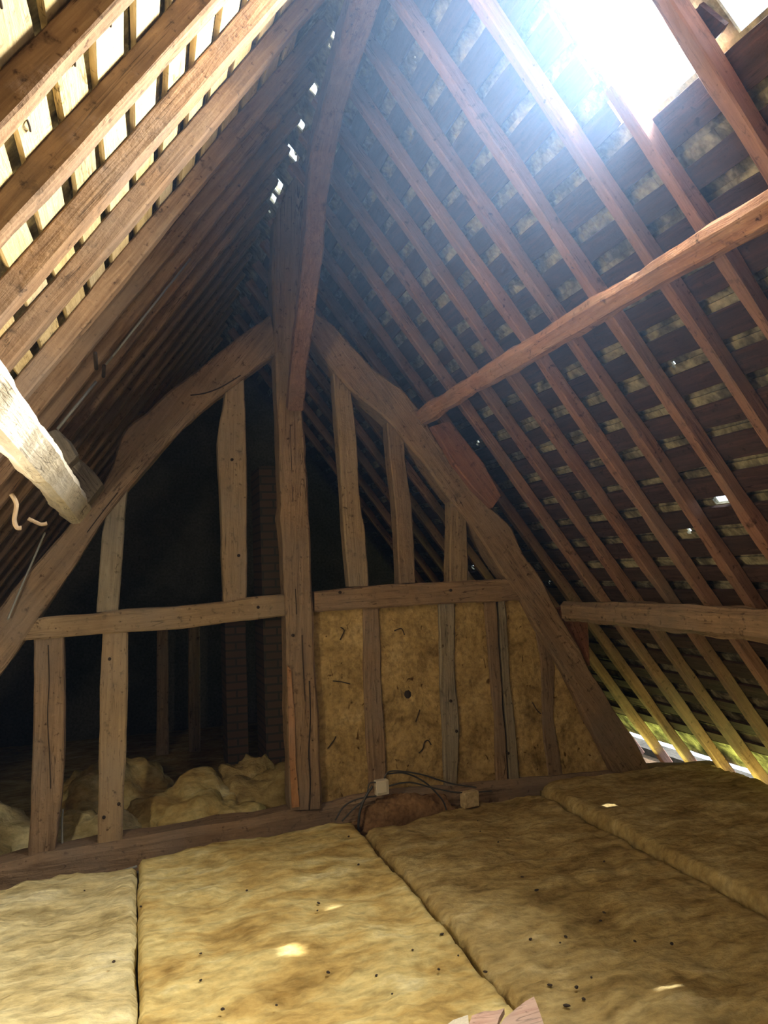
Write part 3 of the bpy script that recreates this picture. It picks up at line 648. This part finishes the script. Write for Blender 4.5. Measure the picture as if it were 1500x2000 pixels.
# ------------------------------------------------------------------ beyond the frame
o = box('chimney_stack', (1.15, 7.0, 1.1), (0.24, 0.5, 2.7), BRICK); T(o, 'narrow dim brick chimney stack standing behind the king post', 'chimney')
o = box('chimney_stack', (0.82, 7.2, 0.55), (0.18, 0.4, 1.6), BRICK); T(o, 'low dim brick pier left of the chimney stack, behind the frame', 'chimney')
for i, (x, lab) in enumerate(((-0.2, 'leftmost'), (0.2, 'middle'), (0.5, 'rightmost'))):
    T(bar('post', [(x, 7.9, -0.3), (x + 0.02, 7.9, 1.0)], 0.11, 0.1, OAK, wdir=(1, 0, 0), seed=60 + i, n=10), f'dim short post at the dark far end, {lab} of three', 'post', 'posts at the far end')
T(bar('rail', [(-0.6, 7.85, 1.05), (1.0, 7.85, 1.08)], 0.12, 0.12, OAK, wdir=(0, 0, 1), seed=64, n=10), 'dim horizontal rail at the dark far end, on three short posts', 'rail')

# ------------------------------------------------------------------ small things
def Yp(pts, y): return [onY(*p, y) for p in pts]
jb = box('junction_box', onY(745, 1537, 4.74), (0.085, 0.05, 0.09), WHITE, 0.1, bev=0.006); T(jb, 'small white junction box on the tie beam, between the cables', 'junction box')
box('box_lid', onY(745, 1537, 4.71), (0.07, 0.012, 0.075), WHITE, 0.1, parent=jb, bev=0.003)
T(box('foam_block', onY(917, 1560, 4.70), (0.115, 0.06, 0.10), rough_mat('foam', [(0.45, 0.36, 0.22), (0.6, 0.5, 0.32)], 9), 0.15, bev=0.01), 'small beige foam block at the back of the dusty batt, right of the junction box', 'block')
def lump(name, c, r, m, label, cat, seed):
    o = heap(c, r, m, label, seed); o.name = name; o['category'] = cat; del o['group']; return o
lump('earth_lump', onY(795, 1580, 4.78) - Vector((0, 0, 0.10)), (0.32, 0.10, 0.19), EARTH, 'brown lump of daub rubble lying against the tie beam below the second panel', 'rubble', 7)
cab = [([(655, 1602), (672, 1575), (700, 1560), (735, 1555)], 'thin black cable looping up from the wool to the junction box'),
       ([(668, 1604), (690, 1580), (715, 1558), (722, 1530), (745, 1530)], 'thin grey cable beside the loop, entering the junction box from the left'),
       ([(700, 1622), (702, 1590), (712, 1560), (728, 1535)], 'thick dark cable dropping into the seam of the wool below the junction box'),
       ([(755, 1512), (790, 1510), (830, 1528), (862, 1560), (872, 1582)], 'dark cable arching right from the junction box along the panel foot'),
       ([(760, 1535), (800, 1528), (850, 1540), (900, 1548), (960, 1545)], 'dark cable lying along the tie beam right of the junction box'),
       ([(750, 1520), (765, 1506), (820, 1512), (880, 1530), (930, 1538)], 'thin upper cable along the foot of the second and third panels')]
for i, (p, lab) in enumerate(cab):
    T(tube('cable', Yp(p, 4.72 - 0.006 * i), 0.008 if i == 2 else 0.005, CABLE), lab, 'cable', 'cables round the junction box')
for i, (p, lab) in enumerate((([(185, 1716), (215, 1708), (268, 1692)], 'upper one of two grey cables in the gap below the left tie beam'), ([(195, 1722), (225, 1716), (272, 1703)], 'lower one of two grey cables in the gap below the left tie beam'))):
    T(tube('cable', [onY(*q, 4.72) for q in p], 0.007, CABLE_PALE if i == 0 else CABLE), lab, 'cable', 'cables below the left tie beam')
T(tube('cable', Yp([(-60, 1760), (0, 1745), (25, 1744), (45, 1738), (75, 1730)], 4.66), 0.009, CABLE), 'black cable at the left end of the tie beam, on the pale batt', 'cable')
T(tube('cable', Yp([(123, 1580), (121, 1610), (122, 1650)], 5.02), 0.006, CABLE_PALE), 'pale hanging cord just right of the wide lower left stud', 'cable')
T(tube('cable', Yp([(88, 1040), (62, 1100), (40, 1150), (15, 1210)], 4.78), 0.006, CABLE_PALE), 'thin cord sloping down left of the left principal rafter', 'cable')
T(tube('conduit', [LS.hit(*q, -0.012) for q in [(372, 505), (207, 712)]], 0.006, CABLE_PALE), 'grey conduit running down the left slope, upper length', 'conduit', 'conduit on the left slope')
T(tube('conduit', [LS.hit(*q, -0.014) for q in [(188, 745), (112, 838)]], 0.008, CABLE_PALE), 'grey conduit running down the left slope, lower length by the purlin', 'conduit', 'conduit on the left slope')
for i, (p, lab) in enumerate((([(186, 690), (188, 720)], 'left one of two small dark hooks where the conduit lengths meet'), ([(203, 715), (202, 735)], 'right one of two small dark hooks where the conduit lengths meet'))):
    T(tube('hook', [LS.hit(*q, -0.03) for q in p], 0.010, DARK, smooth_path=False), lab, 'hook', 'hooks on the left slope')
T(tube('hook', [onY(*q, 3.0) for q in [(22, 965), (32, 985), (28, 1015), (33, 1030), (42, 1031)]], 0.008, OAK_PALE), 'pale bent wooden hook hanging under the left purlin near the picture edge', 'hook')
T(tube('hook', [onY(*q, 3.6) for q in [(55, 1013), (66, 1018), (80, 1024), (92, 1022)]], 0.008, OAK_PALE), 'small pale peg under the left purlin, right of the bent hook', 'hook')

# torn board in the near foreground
def shard(label, px, z, th, m, parent=None, tilt=0.0):
    base = [onZ(*p, z) for p in px]; c = sum(base, Vector()) / len(base)
    base = [Vector((p.x, p.y, z + tilt * (p.x - c.x))) for p in base]; n = len(base)
    vs = base + [p - Vector((0, 0, th)) for p in base]
    fs = [tuple(range(n)), tuple(range(2 * n - 1, n - 1, -1))] + [(i, n + i, n + (i + 1) % n, (i + 1) % n) for i in range(n)]
    o = link('board_offcut', vs, fs, m, Matrix.Translation(c), parent); return tag(o, label, 'board', 'board offcuts in the foreground')
shard('pinkish board offcut with an orange edge, pointing up at the bottom of the picture', [(975, 2000), (985, 1988), (1005, 1972), (1025, 1958), (1043, 1949), (1052, 1972), (1065, 2010), (1080, 2080), (985, 2080)], 0.03, 0.025, TORN, tilt=0.05)
shard('mauve torn offcut in the middle of the three at the bottom edge', [(915, 2005), (922, 1984), (945, 1974), (968, 1972), (985, 1966), (975, 1985), (968, 2010), (975, 2080), (905, 2080)], 0.015, 0.02, TORN, tilt=-0.05)
shard('cream flat offcut, leftmost of the three at the bottom edge', [(868, 2005), (885, 1992), (914, 1982), (917, 2010), (905, 2080), (850, 2080)], 0.0, 0.02, WHITE)

# dark crumbs on the wool
CR = [(222, 1880), (165, 1741), (435, 1973), (392, 1864), (392, 1916), (482, 1741), (641, 1901), (735, 1907), (806, 1857), (857, 1895), (948, 1900), (863, 1826), (973, 1646), (938, 1625), (933, 1604), (1048, 1740), (1173, 1800), (1180, 1784), (1094, 1843), (1105, 1831), (1312, 1845), (1155, 1911), (1126, 1930), (1107, 1966), (1140, 1953), (1020, 1714), (681, 1635), (700, 1690), (620, 1780), (622, 1765), (275, 1772), (766, 1943), (895, 1868), (1180, 1684), (885, 1685), (1240, 1840), (1310, 1750), (1036, 1836), (1074, 1926), (540, 1965)]
first = None
for i, (px, py) in enumerate(CR):
    rnd = random.Random(i); c = onZ(px, py, -0.05 if not (px > 1150 and py < 1750) else 0.0); s = rnd.uniform(0.004, 0.008)
    if first is None:
        vs, fs = [], []; k = 7
        for j in range(1, 5):
            for q in range(k):
                a = 2 * math.pi * q / k; th = math.pi * j / 5
                vs.append(Vector((math.cos(a) * math.sin(th), math.sin(a) * math.sin(th), math.cos(th) * 0.6)) * (1 + 0.3 * noise.noise(Vector((q * 2.1, j * 1.7, 0)))))
        for j in range(3):
            for q in range(k): a = j * k + q; b = j * k + (q + 1) % k; fs.append((a, a + k, b + k, b))
        fs.append(tuple(range(k))); fs.append(tuple(3 * k + q for q in range(k - 1, -1, -1)))
        o = first = link('debris_crumb', vs, fs, DARK, Matrix.Identity(4))
    else: o = first.copy(); COL.objects.link(o)
    o.location = c + Vector((0, 0, 0.004)); o.rotation_euler = (0, 0, rnd.uniform(0, 6)); o.scale = (s * rnd.uniform(1, 1.9), s, s)
    tag(o, 'tiny dark crumb of debris lying on the mineral wool', 'debris', 'debris crumbs on the wool')

# torn film hanging at the lower edge of the roof hole
def film():
    n, k = 14, 10; vs, fs = [], []
    for i in range(n + 1):
        for j in range(k + 1):
            y = 1.97 + 0.26 * i / n; t = RS.tz(3.26) + 0.22 * j / k * (0.6 + 0.5 * noise.noise(Vector((i * 0.4, 1, 2))))
            vs.append(RS.p(y, t, 0.02 + 0.035 * noise.noise(Vector((i * 0.45, j * 0.5, 3.3))) + 0.05 * (j / k)))
    for i in range(n):
        for j in range(k): a = i * (k + 1) + j; fs.append((a, a + 1, a + k + 2, a + k + 1))
    o = link('torn_film', vs, fs, WEB, Matrix.Translation(RS.p(2.1, RS.tz(3.2))), smooth=True)
    sd = o.modifiers.new('thickness', 'SOLIDIFY'); sd.thickness = 0.002
    T(o, 'crumpled translucent film hanging at the lower edge of the bright roof hole', 'plastic film')
film()

# ------------------------------------------------------------------ bluish glare veil round the roof hole, imitated by a scattering volume
hz = bpy.data.materials.new('glare_veil'); hz.use_nodes = True; _n = hz.node_tree; _n.nodes.remove(_n.nodes['Principled BSDF'])
_v = _n.nodes.new('ShaderNodeVolumeScatter'); _v.inputs['Color'].default_value = (0.30, 0.52, 1, 1); _v.inputs['Anisotropy'].default_value = 0.2
_g = _n.nodes.new('ShaderNodeNewGeometry'); _d = nd(_n, 'ShaderNodeVectorMath', operation='DISTANCE'); _d.inputs[1].default_value = (1.9, 2.3, 3.4); _n.links.new(_g.outputs['Position'], _d.inputs[0])
_r = nd(_n, 'ShaderNodeMapRange'); _r.interpolation_type = 'SMOOTHSTEP'; _r.inputs[1].default_value = 0.3; _r.inputs[2].default_value = 2.3; _r.inputs[3].default_value = 0.08; _r.inputs[4].default_value = 0.0015
_n.links.new(_d.outputs['Value'], _r.inputs[0]); _n.links.new(_r.outputs[0], _v.inputs['Density'])
_n.links.new(_v.outputs[0], _n.nodes['Material Output'].inputs['Volume'])
vs = [Vector((x, y, z)) for y in (YB + 0.15, YF - 0.15) for (x, z) in ((RX - 3.2, -0.15), (RX + 3.2, -0.15), (RX, RZ + 0.1))]
o = link('glare_haze', vs, [(0, 1, 2), (5, 4, 3), (0, 3, 4, 1), (1, 4, 5, 2), (2, 5, 3, 0)], hz)
tag(o, 'faint bluish veil of glare from the roof hole, added as haze', 'haze', kind='stuff')
